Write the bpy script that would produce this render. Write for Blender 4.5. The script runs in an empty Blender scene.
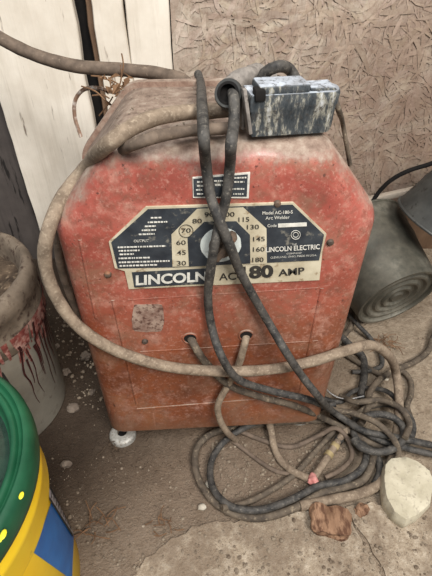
import bpy, bmesh, math, random
from mathutils import Vector, Matrix, noise
R = math.radians
random.seed(7)
col = bpy.context.scene.collection
FPX = 430.0
# ------------------------------------------------------------ camera
cp, cr, cy = R(40.43), R(-.31), R(3.75)
CAM = Vector((-.0342, -.4585, .796))
fw = Vector((math.sin(cy)*math.cos(cp), math.cos(cy)*math.cos(cp), -math.sin(cp)))
rt0 = Vector((math.cos(cy), -math.sin(cy), 0)); dn0 = fw.cross(rt0)
rt = math.cos(cr)*rt0 + math.sin(cr)*dn0
dn = -math.sin(cr)*rt0 + math.cos(cr)*dn0
cd = bpy.data.cameras.new('camera'); cam = bpy.data.objects.new('camera', cd); col.objects.link(cam)
m = Matrix((rt, -dn, -fw)).transposed().to_4x4(); m.translation = CAM
cam.matrix_world = m
cd.sensor_fit = 'VERTICAL'; cd.sensor_height = 24; cd.lens = 24*FPX/576; cd.clip_start = .02
bpy.context.scene.camera = cam

def ray(x, y): return fw + rt*((x-216)/FPX) + dn*((y-288)/FPX)
def at(x, y, X=None, Y=None, Z=None):
    v = ray(x, y)
    if X is not None: t = (X-CAM.x)/v.x
    elif Y is not None: t = (Y-CAM.y)/v.y
    else: t = (Z-CAM.z)/v.z
    return CAM + v*t

# ------------------------------------------------------------ helpers
def link(name, me, mat=None, parent=None):
    o = bpy.data.objects.new(name, me); col.objects.link(o)
    if mat:
        me.materials.clear(); me.materials.append(mat)
    if parent: o.parent = parent
    return o
def empty(name, loc=(0, 0, 0)):
    o = bpy.data.objects.new(name, None); col.objects.link(o); o.location = loc; o.empty_display_size = .03
    return o
def tag(o, label, cat, group=None, kind=None):
    if label: o['label'] = label
    if cat: o['category'] = cat
    if group: o['group'] = group
    if kind: o['kind'] = kind
    return o
def struct(o): o['kind'] = 'structure'; return o
def from_bm(name, bm, mat, parent=None, smooth=True, angle=40):
    bmesh.ops.recalc_face_normals(bm, faces=bm.faces)
    me = bpy.data.meshes.new(name); bm.to_mesh(me); bm.free()
    o = link(name, me, mat, parent)
    if parent is not None:                       # geometry is given in world space
        loc = Vector((0, 0, 0)); p = parent
        while p is not None: loc += Vector(p.location); p = p.parent
        me.transform(Matrix.Translation(-loc))
    if smooth:
        for p in me.polygons: p.use_smooth = True
        me.set_sharp_from_angle(angle=R(angle))
    return o
def box(bm, c, s, bev=0, rot=None, seg=2):
    r = bmesh.ops.create_cube(bm, size=1)
    vs = r['verts']
    bmesh.ops.scale(bm, vec=s, verts=vs)
    if bev:
        es = list({e for v in vs for e in v.link_edges})
        g = bmesh.ops.bevel(bm, geom=es, offset=bev, segments=seg, profile=.5, affect='EDGES')
        vs = list({v for f in g['faces'] for v in f.verts} | {v for v in vs if v.is_valid})
    if rot: bmesh.ops.rotate(bm, cent=(0, 0, 0), matrix=rot, verts=vs)
    bmesh.ops.translate(bm, vec=c, verts=vs)
    return vs
def catmull(pts, step=.006):
    pts = [Vector(p) for p in pts]
    P = [pts[0]*2-pts[1]] + pts + [pts[-1]*2-pts[-2]]
    out = []
    for i in range(1, len(P)-2):
        p0, p1, p2, p3 = P[i-1], P[i], P[i+1], P[i+2]
        # centripetal parametrisation
        t01 = max((p1-p0).length, 1e-5)**.5; t12 = max((p2-p1).length, 1e-5)**.5; t23 = max((p3-p2).length, 1e-5)**.5
        m1 = (p2-p1+t12*((p1-p0)/t01-(p2-p0)/(t01+t12)))
        m2 = (p2-p1+t12*((p3-p2)/t23-(p3-p1)/(t12+t23)))
        n = max(2, int((p2-p1).length/step))
        for k in range(n):
            t = k/n
            out.append((2*t**3-3*t**2+1)*p1+(t**3-2*t**2+t)*m1+(-2*t**3+3*t**2)*p2+(t**3-t**2)*m2)
    out.append(pts[-1]); return out
def tube(bm, pts, r, seg=12, step=.006, rend=None, smoothpts=True, wob=0):
    pts = catmull(pts, step) if smoothpts else [Vector(p) for p in pts]
    n = len(pts); rings = []
    t = (pts[1]-pts[0]).normalized()
    u = t.orthogonal().normalized()
    for i, p in enumerate(pts):
        a = pts[max(0, i-1)]; b = pts[min(n-1, i+1)]
        if (b-a).length > 1e-9: t = (b-a).normalized()
        u = (u - t*u.dot(t)).normalized(); w = t.cross(u)
        rr = r if rend is None else r+(rend-r)*i/(n-1)
        if wob: rr *= 1+wob*noise.noise(p*60)
        rings.append([bm.verts.new(p+rr*(math.cos(2*math.pi*k/seg)*u+math.sin(2*math.pi*k/seg)*w)) for k in range(seg)])
    for a, b in zip(rings, rings[1:]):
        for k in range(seg): bm.faces.new((a[k], a[(k+1) % seg], b[(k+1) % seg], b[k]))
    bm.faces.new(rings[0][::-1]); bm.faces.new(rings[-1])
def lathe(bm, prof, seg=64, M=None, cap0=False, cap1=False):
    rings = []
    for r, z in prof:
        if r < 1e-6: rings.append([bm.verts.new((0, 0, z))])
        else: rings.append([bm.verts.new((r*math.cos(2*math.pi*k/seg), r*math.sin(2*math.pi*k/seg), z)) for k in range(seg)])
    for a, b in zip(rings, rings[1:]):
        if len(a) == 1 and len(b) == 1: continue
        for k in range(seg):
            k2 = (k+1) % seg
            if len(a) == 1: bm.faces.new((a[0], b[k2], b[k]))
            elif len(b) == 1: bm.faces.new((a[k], a[k2], b[0]))
            else: bm.faces.new((a[k], a[k2], b[k2], b[k]))
    if cap0 and len(rings[0]) > 1: bm.faces.new(rings[0][::-1])
    if cap1 and len(rings[-1]) > 1: bm.faces.new(rings[-1])
    vs = [v for r_ in rings for v in r_]
    if M is not None: bmesh.ops.transform(bm, matrix=M, verts=vs)
    return vs
def prism(bm, poly, y0, y1):            # polygon in (x,z), between two y
    a = [bm.verts.new((x, y0, z)) for x, z in poly]; b = [bm.verts.new((x, y1, z)) for x, z in poly]
    bm.faces.new(a); bm.faces.new(b[::-1]); n = len(a)
    for i in range(n): bm.faces.new((a[i], b[i], b[(i+1) % n], a[(i+1) % n]))

# ------------------------------------------------------------ materials
def S(c):                                  # 0-255 sRGB to linear
    return tuple(((v/255)/12.92 if v/255 <= .04045 else (((v/255)+.055)/1.055)**2.4) for v in c)+(1,)
class NT:
    def __init__(s, name):
        s.m = bpy.data.materials.new(name); s.m.use_nodes = True; s.t = s.m.node_tree
        s.b = s.t.nodes['Principled BSDF']; s.tc = s.n('ShaderNodeTexCoord')
        s.co = s.tc.outputs['Object']
    def n(s, k, **a):
        x = s.t.nodes.new(k)
        for q, v in a.items(): setattr(x, q, v)
        return x
    def l(s, a, b): s.t.links.new(a, b)
    def mapping(s, scale=(1, 1, 1), rot=(0, 0, 0), src=None):
        x = s.n('ShaderNodeMapping'); x.inputs['Scale'].default_value = scale; x.inputs['Rotation'].default_value = rot
        s.l(src or s.co, x.inputs['Vector']); return x.outputs[0]
    def noise(s, scale, detail=6, rough=.6, vec=None, dist=0):
        x = s.n('ShaderNodeTexNoise'); x.inputs['Scale'].default_value = scale; x.inputs['Detail'].default_value = detail
        x.inputs['Roughness'].default_value = rough; x.inputs['Distortion'].default_value = dist
        s.l(vec or s.co, x.inputs['Vector']); return x.outputs['Fac']
    def ramp(s, fac, stops):
        x = s.n('ShaderNodeValToRGB'); e = x.color_ramp.elements
        while len(e) < len(stops): e.new(.5)
        for q, (p, c) in zip(e, stops):
            q.position = p; q.color = c if hasattr(c, '__len__') else (c, c, c, 1)
        s.l(fac, x.inputs[0]); return x.outputs[0]
    def mix(s, fac, a, b, mode='MIX'):
        x = s.n('ShaderNodeMix', data_type='RGBA', blend_type=mode)
        for v, i in ((fac, 0), (a, 6), (b, 7)):
            if isinstance(v, (int, float)): x.inputs[i].default_value = v
            elif isinstance(v, tuple): x.inputs[i].default_value = v
            else: s.l(v, x.inputs[i])
        return x.outputs[2]
    def math(s, op, a, b=0, clamp=False):
        x = s.n('ShaderNodeMath', operation=op, use_clamp=clamp)
        for v, i in ((a, 0), (b, 1)):
            if isinstance(v, (int, float)): x.inputs[i].default_value = v
            else: s.l(v, x.inputs[i])
        return x.outputs[0]
    def done(s, color, rough=.8, metal=0, bump=None, bd=.002, bs=.6, spec=.3):
        if isinstance(color, tuple): s.b.inputs['Base Color'].default_value = color
        else: s.l(color, s.b.inputs['Base Color'])
        if isinstance(rough, (int, float)): s.b.inputs['Roughness'].default_value = rough
        else: s.l(rough, s.b.inputs['Roughness'])
        if isinstance(metal, (int, float)): s.b.inputs['Metallic'].default_value = metal
        else: s.l(metal, s.b.inputs['Metallic'])
        s.b.inputs['Specular IOR Level'].default_value = spec
        if bump is not None:
            x = s.n('ShaderNodeBump'); x.inputs['Distance'].default_value = bd; x.inputs['Strength'].default_value = bs
            s.l(bump, x.inputs['Height']); s.l(x.outputs[0], s.b.inputs['Normal'])
        return s.m
def simple(name, c1, c2, scale=20, rough=.8, metal=0, c3=None, lo=.35, hi=.65, bd=.001, bs=.5, stretch=None, spec=.3, s3=60, a3=(.58, .68)):
    t = NT(name); v = t.mapping(stretch) if stretch else None
    n1 = t.noise(scale, vec=v); c = t.ramp(n1, [(lo, S(c1)), (hi, S(c2))])
    n2 = t.noise(s3, vec=v)
    if c3: c = t.mix(t.ramp(n2, [(a3[0], 0.), (a3[1], 1.)]), c, S(c3))
    return t.done(c, rough, metal, t.math('ADD', n1, t.math('MULTIPLY', n2, .5)), bd, bs, spec)

def mk_red(name, top=True):
    t = NT(name)
    pos = t.n('ShaderNodeSeparateXYZ'); t.l(t.co, pos.inputs[0]); z = pos.outputs[2]
    nz = t.n('ShaderNodeSeparateXYZ'); g = t.n('ShaderNodeNewGeometry'); t.l(g.outputs['Normal'], nz.inputs[0])
    n1 = t.noise(14); n2 = t.noise(55, 8, .7); n3 = t.noise(6, 4); n4 = t.noise(160, 4)
    red = t.ramp(n1, [(.3, S((134, 64, 54))), (.5, S((160, 82, 69))), (.7, S((178, 108, 94)))])
    low = t.ramp(n3, [(.32, S((98, 56, 38))), (.5, S((136, 76, 48))), (.68, S((156, 102, 70)))])
    fz = t.math('MULTIPLY', t.math('SUBTRACT', .44, t.math('ADD', z, t.math('MULTIPLY', t.math('SUBTRACT', n3, .5), .35))), 5.5, True)
    c = t.mix(fz, red, low)
    # grime patches and tiny chips
    c = t.mix(t.ramp(n2, [(.47, 0.), (.66, .7)]), c, S((112, 70, 56)))
    c = t.mix(t.ramp(t.noise(28, 8, .75), [(.52, 0.), (.66, .55)]), c, S((188, 142, 124)))
    c = t.mix(t.ramp(t.noise(9, 10, .75, dist=.6), [(.5, 0.), (.62, .6)]), c, S((136, 104, 84)))
    sc = t.noise(40, 3, .5, vec=t.mapping((1, 1, .05), (0, .2, 0)))
    c = t.mix(t.ramp(sc, [(.68, 0.), (.72, .6)]), c, S((205, 150, 130)))
    c = t.mix(t.ramp(t.noise(210, 5, .7), [(.54, 0.), (.7, .4)]), c, S((214, 166, 148)))
    c = t.mix(t.ramp(n4, [(.62, 0.), (.7, .8)]), c, S((70, 45, 38)))
    # bottom grime
    c = t.mix(t.math('MULTIPLY', t.math('SUBTRACT', .10, z), 12, True), c, S((120, 88, 66)))
    # dust on upward facing surfaces
    up = t.math('ADD', t.math('MULTIPLY', nz.outputs[2], 1.7), t.math('MULTIPLY', t.math('SUBTRACT', t.noise(18, 8, .7), .5), 2.2))
    d = t.math('MULTIPLY', t.math('SUBTRACT', up, .62), 1.7, True)
    dust = t.ramp(n2, [(.3, S((96, 78, 66))), (.5, S((142, 122, 107))), (.7, S((176, 160, 144)))])
    c = t.mix(t.math('MULTIPLY', d, .93), c, dust)
    gp_ = t.n('ShaderNodeSeparateXYZ'); t.l(t.n('ShaderNodeNewGeometry').outputs['Position'], gp_.inputs[0])
    zy = t.math('ADD', z, t.math('MULTIPLY', t.math('MULTIPLY', t.math('SUBTRACT', gp_.outputs[1], .028), 8, True), .11))
    hz = t.math('MULTIPLY', t.math('SUBTRACT', t.math('ADD', zy, t.math('MULTIPLY', t.math('SUBTRACT', n2, .5), .09)), .580), 30, True)
    c = t.mix(t.math('MULTIPLY', hz, .9), c, dust)
    rough = t.math('ADD', .29, t.math('MULTIPLY', d, .5))
    return t.done(c, rough, 0, t.math('ADD', n2, t.math('MULTIPLY', n1, .7)), .0010, .5, .5)
M = {}
M['red'] = mk_red('worn_red_paint')
M['cream'] = simple('aged_cream_plate', (176, 164, 138), (205, 195, 170), 30, .6, c3=(140, 118, 90), s3=70)
M['plate_black'] = simple('worn_black_plate', (38, 42, 48), (58, 63, 68), 40, .5, c3=(120, 116, 106), s3=75, a3=(.6, .7), spec=.4)
M['ink'] = simple('dark_ink', (38, 36, 34), (58, 54, 48), 90, .7)
M['pale_ink'] = simple('pale_lettering', (190, 188, 178), (225, 220, 208), 120, .7)
M['dial_white'] = simple('chalky_white_dial', (196, 202, 196), (225, 228, 222), 40, .7, c3=(120, 112, 98))
M['knob'] = simple('grimy_knob', (60, 50, 44), (104, 88, 74), 60, .6, c3=(140, 90, 60))
M['metal'] = simple('dusty_zinc', (140, 136, 128), (180, 177, 170), 120, .5, .3, c3=(112, 98, 82), s3=200)
M['dark'] = simple('black_opening', (14, 12, 11), (26, 22, 19), 40, .9)
M['cable_tan'] = simple('dusty_tan_cable', (108, 93, 78), (146, 129, 110), 60, .85, c3=(166, 150, 130), s3=220, a3=(.52, .75), bd=.0015)
M['cable_brown'] = simple('dusty_brown_cable', (84, 72, 62), (118, 102, 88), 50, .8, c3=(140, 124, 106), s3=160, a3=(.6, .75), bd=.0015)
M['cable_black'] = simple('dusty_black_rubber', (40, 39, 38), (84, 80, 75), 70, .65, c3=(122, 116, 106), s3=260, a3=(.56, .75), bd=.0012)
M['cable_grey'] = simple('dusty_grey_rubber', (66, 58, 50), (106, 94, 80), 45, .8, c3=(140, 126, 106), s3=160, a3=(.56, .7), bd=.0015)
M['plug'] = None
t = NT('paint_spattered_plug')
nz = t.n('ShaderNodeSeparateXYZ'); g = t.n('ShaderNodeNewGeometry'); t.l(g.outputs['Normal'], nz.inputs[0])
a = t.noise(85, 8, .75, vec=t.mapping((1, 1, .3))); b = t.noise(170, 6, .7)
c = t.ramp(a, [(.38, S((44, 50, 54))), (.5, S((74, 78, 80))), (.57, S((150, 146, 132))), (.68, S((198, 200, 200)))])
topc = t.ramp(t.noise(30, 6), [(.35, S((140, 142, 146))), (.55, S((182, 188, 196))), (.7, S((206, 208, 210)))])
c = t.mix(t.math('MULTIPLY', t.math('SUBTRACT', nz.outputs[2], .3), 3, True), c, topc)
c = t.mix(t.ramp(b, [(.52, 0.), (.62, .85)]), c, S((66, 64, 62)))
M['plug'] = t.done(c, .75, 0, t.math('ADD', a, b), .002, .6)
M['plug_dust'] = simple('dusty_grey_plastic', (104, 98, 92), (150, 142, 134), 60, .85, c3=(70, 64, 60), bd=.002)
M['white_wood'] = None
def wood(name, c1, c2, cs, crack, speck=(.66, .72)):
    t = NT(name)
    v = t.mapping((1, 1, .05)); w = t.mapping((1, 1, .12))
    a = t.noise(45, 6, .65, vec=v, dist=.4); b = t.noise(9, 5, .6); s = t.noise(70, 4, .6, vec=w)
    c = t.ramp(b, [(.3, S(c1)), (.65, S(c2))])
    c = t.mix(t.ramp(a, [(.5, 0.), (.7, .4)]), c, S(cs))
    c = t.mix(t.ramp(s, [(speck[0], 0.), (speck[1], .8)]), c, S(crack))
    return t.done(c, .8, 0, a, .003, .6)
M['white_wood'] = wood('whitewashed_board', (212, 200, 182), (236, 226, 210), (176, 162, 142), (104, 82, 64))
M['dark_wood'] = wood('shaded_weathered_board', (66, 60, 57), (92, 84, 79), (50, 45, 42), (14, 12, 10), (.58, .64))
M['brown_wood'] = wood('old_brown_stud', (96, 74, 56), (130, 104, 82), (70, 52, 38), (34, 24, 18))
M['batten'] = wood('pale_dusty_batten', (176, 160, 142), (208, 194, 176), (150, 134, 116), (90, 72, 56))
# OSB: base plus per-face flake tint
t = NT('weathered_strand_board')
at_ = t.n('ShaderNodeAttribute', attribute_name='flake')
a = t.noise(160, 6, .7); b = t.noise(5, 5)
v1 = t.noise(28, 5, .6, vec=t.mapping((1, 1, .12), (0, .7, 0)), dist=1.2)
v2 = t.noise(24, 5, .6, vec=t.mapping((1, 1, .12), (0, -.5, 0)), dist=1.4)
v3 = t.noise(26, 5, .6, vec=t.mapping((.14, 1, 1), (0, .3, 0)), dist=1.2)
c = t.ramp(b, [(.3, S((146, 126, 110))), (.6, S((176, 157, 140)))])
for v_ in (v1, v3):
    c = t.mix(t.ramp(v_, [(.48, 0.), (.505, .28), (.53, 0.)]), c, S((120, 96, 80)))
c = t.mix(t.ramp(t.noise(7, 8, .7, dist=1.5), [(.46, 0.), (.6, .6)]), c, S((206, 194, 176)))
c = t.mix(.9, c, at_.outputs['Color'], 'MULTIPLY')
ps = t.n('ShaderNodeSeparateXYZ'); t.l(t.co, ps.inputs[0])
f = t.math('MULTIPLY', t.math('SUBTRACT', t.math('SUBTRACT', ps.outputs[0], ps.outputs[2]), -.45), 1.8, True)  # shade growing toward the lower right, mixed into the board colour
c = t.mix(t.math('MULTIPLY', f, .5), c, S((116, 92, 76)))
c = t.mix(t.ramp(t.noise(90, 8, .8), [(.5, 0.), (.62, .4)]), c, S((110, 90, 76)))
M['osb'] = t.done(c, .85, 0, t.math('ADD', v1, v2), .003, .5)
# floor dirt
t = NT('packed_dirt')
a = t.noise(5, 8, .65); b = t.noise(60, 8, .7); d = t.noise(240, 4, .7)
c = t.ramp(a, [(.3, S((108, 91, 76))), (.5, S((130, 112, 95))), (.7, S((150, 132, 114)))])
c = t.mix(t.ramp(b, [(.45, 0.), (.7, .5)]), c, S((94, 78, 64)))
c = t.mix(t.ramp(d, [(.58, 0.), (.7, .7)]), c, S((172, 156, 136)))
c = t.mix(t.ramp(t.noise(180, 3), [(.62, 0.), (.7, .7)]), c, S((60, 48, 38)))
# paler sandy soil to the right
pos = t.n('ShaderNodeSeparateXYZ'); t.l(t.co, pos.inputs[0])
f = t.math('MULTIPLY', t.math('SUBTRACT', t.math('ADD', pos.outputs[0], t.math('MULTIPLY', t.math('SUBTRACT', a, .5), .3)), .16), 5, True)
c = t.mix(f, c, t.ramp(b, [(.35, S((146, 128, 108))), (.65, S((186, 168, 146)))]))
f = t.math('MULTIPLY', t.math('SUBTRACT', -.07, t.math('ADD', pos.outputs[1], t.math('MULTIPLY', t.math('SUBTRACT', a, .5), .3))), 8, True)
c = t.mix(t.math('MULTIPLY', f, .5), c, t.ramp(b, [(.35, S((134, 117, 98))), (.62, S((178, 160, 140)))]))
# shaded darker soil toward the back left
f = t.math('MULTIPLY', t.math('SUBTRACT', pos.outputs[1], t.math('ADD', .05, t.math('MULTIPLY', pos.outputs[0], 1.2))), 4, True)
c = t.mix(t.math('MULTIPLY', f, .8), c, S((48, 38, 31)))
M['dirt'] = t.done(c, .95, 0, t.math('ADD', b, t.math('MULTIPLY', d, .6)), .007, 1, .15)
t = NT('sandy_concrete')
a = t.noise(9, 9, .7); b = t.noise(90, 8, .75); d = t.noise(260, 4, .7)
c = t.ramp(b, [(.35, S((140, 123, 104))), (.5, S((176, 160, 139))), (.65, S((200, 186, 166)))])
c = t.mix(t.ramp(a, [(.44, .75), (.6, 0.)]), c, S((124, 107, 90)))
c = t.mix(t.ramp(d, [(.6, 0.), (.7, .6)]), c, S((98, 84, 70)))
M['concrete'] = t.done(c, .95, 0, t.math('ADD', b, t.math('MULTIPLY', d, .7)), .004, .9, .15)
M['pebble'] = simple('pebbles', (96, 82, 68), (150, 136, 118), 30, .9, c3=(182, 168, 150), s3=40, a3=(.62, .7))
M['stone'] = simple('pale_stone', (160, 150, 134), (196, 188, 172), 40, .9, c3=(120, 108, 94), bd=.003)
M['shade_stone'] = simple('grey_brown_stone', (98, 86, 76), (126, 114, 102), 40, .9, bd=.003)
M['chunk'] = simple('pale_concrete_chunk', (176, 167, 144), (204, 195, 172), 25, .95, c3=(160, 150, 132), s3=120, a3=(.56, .68), bd=.004)
M['brick'] = simple('broken_brick', (122, 92, 70), (160, 126, 100), 40, .95, c3=(92, 64, 48), s3=90, a3=(.48, .6), bd=.008, bs=1, stretch=(1, .35, 1))
M['pink'] = simple('pink_lump', (184, 112, 106), (206, 146, 138), 60, .7)
M['green'] = simple('green_plastic_lid', (16, 66, 42), (30, 88, 58), 16, .42, c3=(70, 100, 70), s3=120, a3=(.68, .8), bd=.0004, spec=.5)
M['green_dark'] = simple('wet_dark_lid_recess', (14, 32, 26), (34, 58, 46), 25, .25, c3=(10, 16, 14), s3=60, spec=.6)
M['yellow'] = simple('yellow_plastic', (240, 192, 24), (250, 210, 40), 14, .4, c3=(176, 128, 40), s3=60, a3=(.64, .8), bd=.0004, spec=.5)
M['yellow_spot'] = simple('yellow_paint_spot', (214, 200, 30), (232, 220, 60), 60, .5)
M['blue'] = simple('blue_label', (22, 92, 160), (34, 112, 182), 20, .4, c3=(60, 110, 150), s3=140, a3=(.7, .8), bd=.0002, spec=.5)
M['paper'] = simple('scuffed_white_strip', (150, 146, 146), (196, 192, 192), 60, .6)
M['white_plastic'] = simple('grimy_white_plastic', (142, 136, 124), (172, 166, 152), 10, .55, c3=(112, 100, 88), s3=50, a3=(.58, .75), bd=.0006)
M['rim_plastic'] = simple('mud_stained_rim', (92, 80, 68), (128, 114, 98), 26, .8, c3=(66, 50, 42), s3=70, a3=(.52, .66), bd=.002)
M['paint_red'] = simple('dried_red_paint', (96, 42, 38), (138, 76, 68), 50, .7, c3=(170, 132, 120), s3=60, a3=(.45, .6))
M['maroon'] = simple('dark_maroon_paint', (44, 20, 20), (74, 34, 32), 50, .6)
M['soil'] = simple('dark_soil', (62, 50, 40), (98, 82, 66), 60, .95, c3=(130, 112, 92), s3=120, bd=.006, bs=.9)
M['galv'] = None
t = NT('dull_galvanized_steel')
a = t.noise(10, 6, .6); b = t.noise(60, 6)
c = t.ramp(a, [(.3, S((66, 62, 54))), (.5, S((98, 94, 83))), (.7, S((136, 131, 118)))])
c = t.mix(t.ramp(b, [(.45, 0.), (.65, .6)]), c, S((70, 70, 62)))
M['galv'] = t.done(c, .55, .35, b, .0008, .4, .4)
M['galv_dark'] = simple('dark_galvanized_steel', (58, 58, 56), (90, 90, 86), 10, .55, .35, c3=(52, 50, 46), bd=.0006)
M['straw'] = simple('dry_straw', (128, 104, 76), (166, 140, 106), 60, .9)
M['leaf'] = simple('dead_leaf', (96, 70, 50), (136, 104, 76), 60, .85)
M['silver'] = simple('bare_wire', (190, 190, 190), (214, 212, 208), 30, .3, .8)
M['scrape'] = simple('peeled_sticker_residue', (120, 92, 80), (164, 142, 126), 70, .9, c3=(92, 66, 56), s3=120, a3=(.5, .6), bd=.002)
M['tape'] = simple('ochre_tape', (140, 122, 86), (168, 150, 112), 60, .8)

# ------------------------------------------------------------ floor, walls
WY = .60
def fl(x, y):
    return .006*noise.noise(Vector((x*5, y*5, 0)))+.0035*noise.noise(Vector((x*24, y*24, 3)))+.0015*noise.noise(Vector((x*90, y*90, 7)))
bm = bmesh.new(); nx, ny = 230, 190; X0, X1, Y0, Y1 = -1.1, 1.3, -1.0, .75
g = [[bm.verts.new((X0+(X1-X0)*i/nx, Y0+(Y1-Y0)*j/ny, fl(X0+(X1-X0)*i/nx, Y0+(Y1-Y0)*j/ny))) for i in range(nx+1)] for j in range(ny+1)]
for j in range(ny):
    for i in range(nx): bm.faces.new((g[j][i], g[j][i+1], g[j+1][i+1], g[j+1][i]))
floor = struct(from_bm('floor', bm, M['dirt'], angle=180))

def wx(px, py, Y=WY): return at(px, py, Y=Y).x
def board(name, x0, x1, z0, z1, y, th, mat, jag=.0, lean=0):
    bm = bmesh.new(); n = 40; L, Rr = [], []
    rows = []
    for k in range(n+1):
        z = z0+(z1-z0)*k/n
        a = x0+jag*noise.noise(Vector((x0*9, 0, z*14))); b = x1+jag*noise.noise(Vector((x1*9, 5, z*14)))
        rows.append([bm.verts.new(v) for v in ((a, y, z), (a+.002, y-.003, z), (b-.002, y-.003, z), (b, y, z), (b, y+th, z), (a, y+th, z))])
    for p, q in zip(rows, rows[1:]):
        for k in range(6): bm.faces.new((p[k], p[(k+1) % 6], q[(k+1) % 6], q[k]))
    bm.faces.new(rows[0][::-1]); bm.faces.new(rows[-1])
    return from_bm(name, bm, mat, angle=30)
ZT = 1.5
xL = wx(48, 205); xLr = wx(83, 60)
g1 = wx(93.5, 20); g2 = wx(126, 20); g3 = wx(171, 20)
b = board('weathered_board', wx(0, 95)-.005, xLr, at(55, 236, Y=WY).z, ZT, WY, .022, M['white_wood'], .004)
tag(b, 'wide whitewashed wall board at far left, edge beside the dark gap', 'board', kind=None)
# make both of its edges follow the photo
b = tag(board('weathered_board', g1, g2-.0015, -.02, ZT, WY, .022, M['white_wood'], .004),
        'narrow whitewashed wall board with a rough brown edge, just right of the dark gap', 'board')
b = tag(board('weathered_board', g2+.0015, g3-.003, -.02, ZT, WY, .022, M['white_wood'], .002),
        'clean pale wall board between a thin crack and the strand board sheet', 'board')
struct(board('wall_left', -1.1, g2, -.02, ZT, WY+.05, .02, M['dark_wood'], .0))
struct(board('wall_gap_shade', wx(60, 60), .1, -.02, ZT, WY+.045, .004, M['dark'], .0))  # black sheet standing in for the shade in the gap between boards
tag(board('wall_stud', g1-.016, g1+.012, -.02, ZT, WY+.022, .035, M['brown_wood'], .006), 'rough brown wooden stud showing in the dark gap between white boards', 'stud')
# strand board sheet with flakes
bm = bmesh.new()
cl = bm.loops.layers.float_color.new('flake')
OX0, OX1, OZ0, OZ1 = g3, 1.3, .17, ZT
box(bm, ((OX0+OX1)/2, WY+.008, (OZ0+OZ1)/2), (OX1-OX0, .014, OZ1-OZ0))
for f in bm.faces:
    for l in f.loops: l[cl] = (.9, .9, .9, 1)
rnd = random.Random(3)
for i in range(4600):
    x = rnd.uniform(OX0+.03, 1.0); z = rnd.uniform(OZ0+.02, 1.15)
    L = rnd.uniform(.025, .095); W = rnd.uniform(.003, .013); a = rnd.gauss(.7, .9) if rnd.random() < .7 else rnd.uniform(0, 3.14)
    cv = rnd.uniform(-.2, .2)*L
    y = WY+.001-rnd.uniform(.0002, .0034)
    ca, sa = math.cos(a), math.sin(a); n = 5; tpt = []; bpt = []
    for k in range(n):
        u = (k/(n-1)-.5); w = W*(.5 if 0 < k < n-1 else .12)*rnd.uniform(.7, 1.2); bb = cv*(1-4*u*u)
        for s, lst in ((1, tpt), (-1, bpt)):
            px_, pz_ = u*L, bb+s*w
            lst.append(bm.verts.new((min(max(x+px_*ca-pz_*sa, OX0+.002), OX1), y, z+px_*sa+pz_*ca)))
    tint = rnd.choice((1.0, .97, .94, .90, .85, 1.04, 1.08)); tint = tint*rnd.uniform(.96, 1.04)
    cc = (tint, tint*rnd.uniform(.96, 1.0), tint*rnd.uniform(.93, 1.0), 1)
    for k in range(n-1):
        f = bm.faces.new((tpt[k], tpt[k+1], bpt[k+1], bpt[k]))
        for l in f.loops: l[cl] = cc
me = bpy.data.meshes.new('wall_right'); bm.to_mesh(me); bm.free()
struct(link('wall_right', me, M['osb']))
# room behind the camera side is open; low sill board under the strand board
struct(board('wall_base', g3, 1.3, -.03, .19, WY+.03, .02, M['brown_wood'], .0))
bm = bmesh.new()
p0, p1 = at(368, 200, Y=.55), at(428, 187, Y=.50)
d_ = (p1-p0); ang = math.atan2(d_.y, d_.x); tilt = math.atan2(d_.z, math.hypot(d_.x, d_.y))
mr = Matrix.Rotation(ang, 3, 'Z') @ Matrix.Rotation(-tilt, 3, 'Y')
box(bm, (p0+p1)/2+d_*.4, (d_.length*2.2, .02, .014), .002, mr)
tag(from_bm('wooden_batten', bm, M['batten']), 'pale dusty wooden batten propped across the foot of the strand board wall', 'batten')

# ------------------------------------------------------------ the welder
W_ = .212; Z0 = .043; ZS = .507; XT = .122; ZTOP = .612; DEP = .245
welder = empty('arc_welder', (0, .15, 0))
tag(welder, 'dusty red tombstone-shaped arc welder with a black and cream dial plate', 'welder')
def rpoly(pts, rad, n=6):
    out = []; N = len(pts)
    for i, p in enumerate(pts):
        p = Vector(p); a = Vector(pts[i-1]); b = Vector(pts[(i+1) % N])
        r = rad[i]
        if r <= 0: out.append(tuple(p)); continue
        da = (a-p).normalized(); db = (b-p).normalized(); th = da.angle(db)
        k = min(r/math.tan(th/2), (a-p).length*.45, (b-p).length*.45)
        s, e = p+da*k, p+db*k
        for j in range(n+1):
            t_ = j/n; out.append(tuple((1-t_)**2*s+2*t_*(1-t_)*p+t_*t_*e))
    return out
def outline(ins, insb=None, extra=0):
    insb = ins if insb is None else insb
    w = W_-ins; k = math.tan(R(25))
    pts = [(-w, Z0+insb), (w, Z0+insb), (w, ZS-ins*.30), (XT-ins*.45+.0, ZTOP-ins), (-XT+ins*.45, ZTOP-ins), (-w, ZS-ins*.30)]
    return rpoly(pts, [.004, .004, .05, .045, .045, .05])
# front panel: stamped dish with a wide rounded edge
bm = bmesh.new(); rings = []
prof = [(.004, .075), (.0005, .05), (0, .037), (.002, .024), (.008, .013), (.018, .006), (.032, .0015), (.044, .0)]
prof = [(0, .042), (.0005, .034), (.003, .024), (.009, .012), (.018, .005), (.030, .0012), (.042, 0)]
for ins, y in prof: rings.append([bm.verts.new((x, y, z)) for x, z in outline(ins, ins*.22)])
for a, b in zip(rings, rings[1:]):
    n = len(a)
    for k in range(n): bm.faces.new((a[k], a[(k+1) % n], b[(k+1) % n], b[k]))
bm.faces.new(rings[-1])
def rib(p, q, r=.0035, sink=.0015):
    a, b = at(*p, Y=0), at(*q, Y=0); a.y = b.y = sink
    tube(bm, [a, b], r, 8, smoothpts=False)
rib((80, 240), (96, 318), .0028); rib((113, 300), (137, 404)); rib((322, 288), (300, 392)); rib((137, 409), (300, 396), .003)
rib((128, 300), (318, 288), .002)
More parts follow.
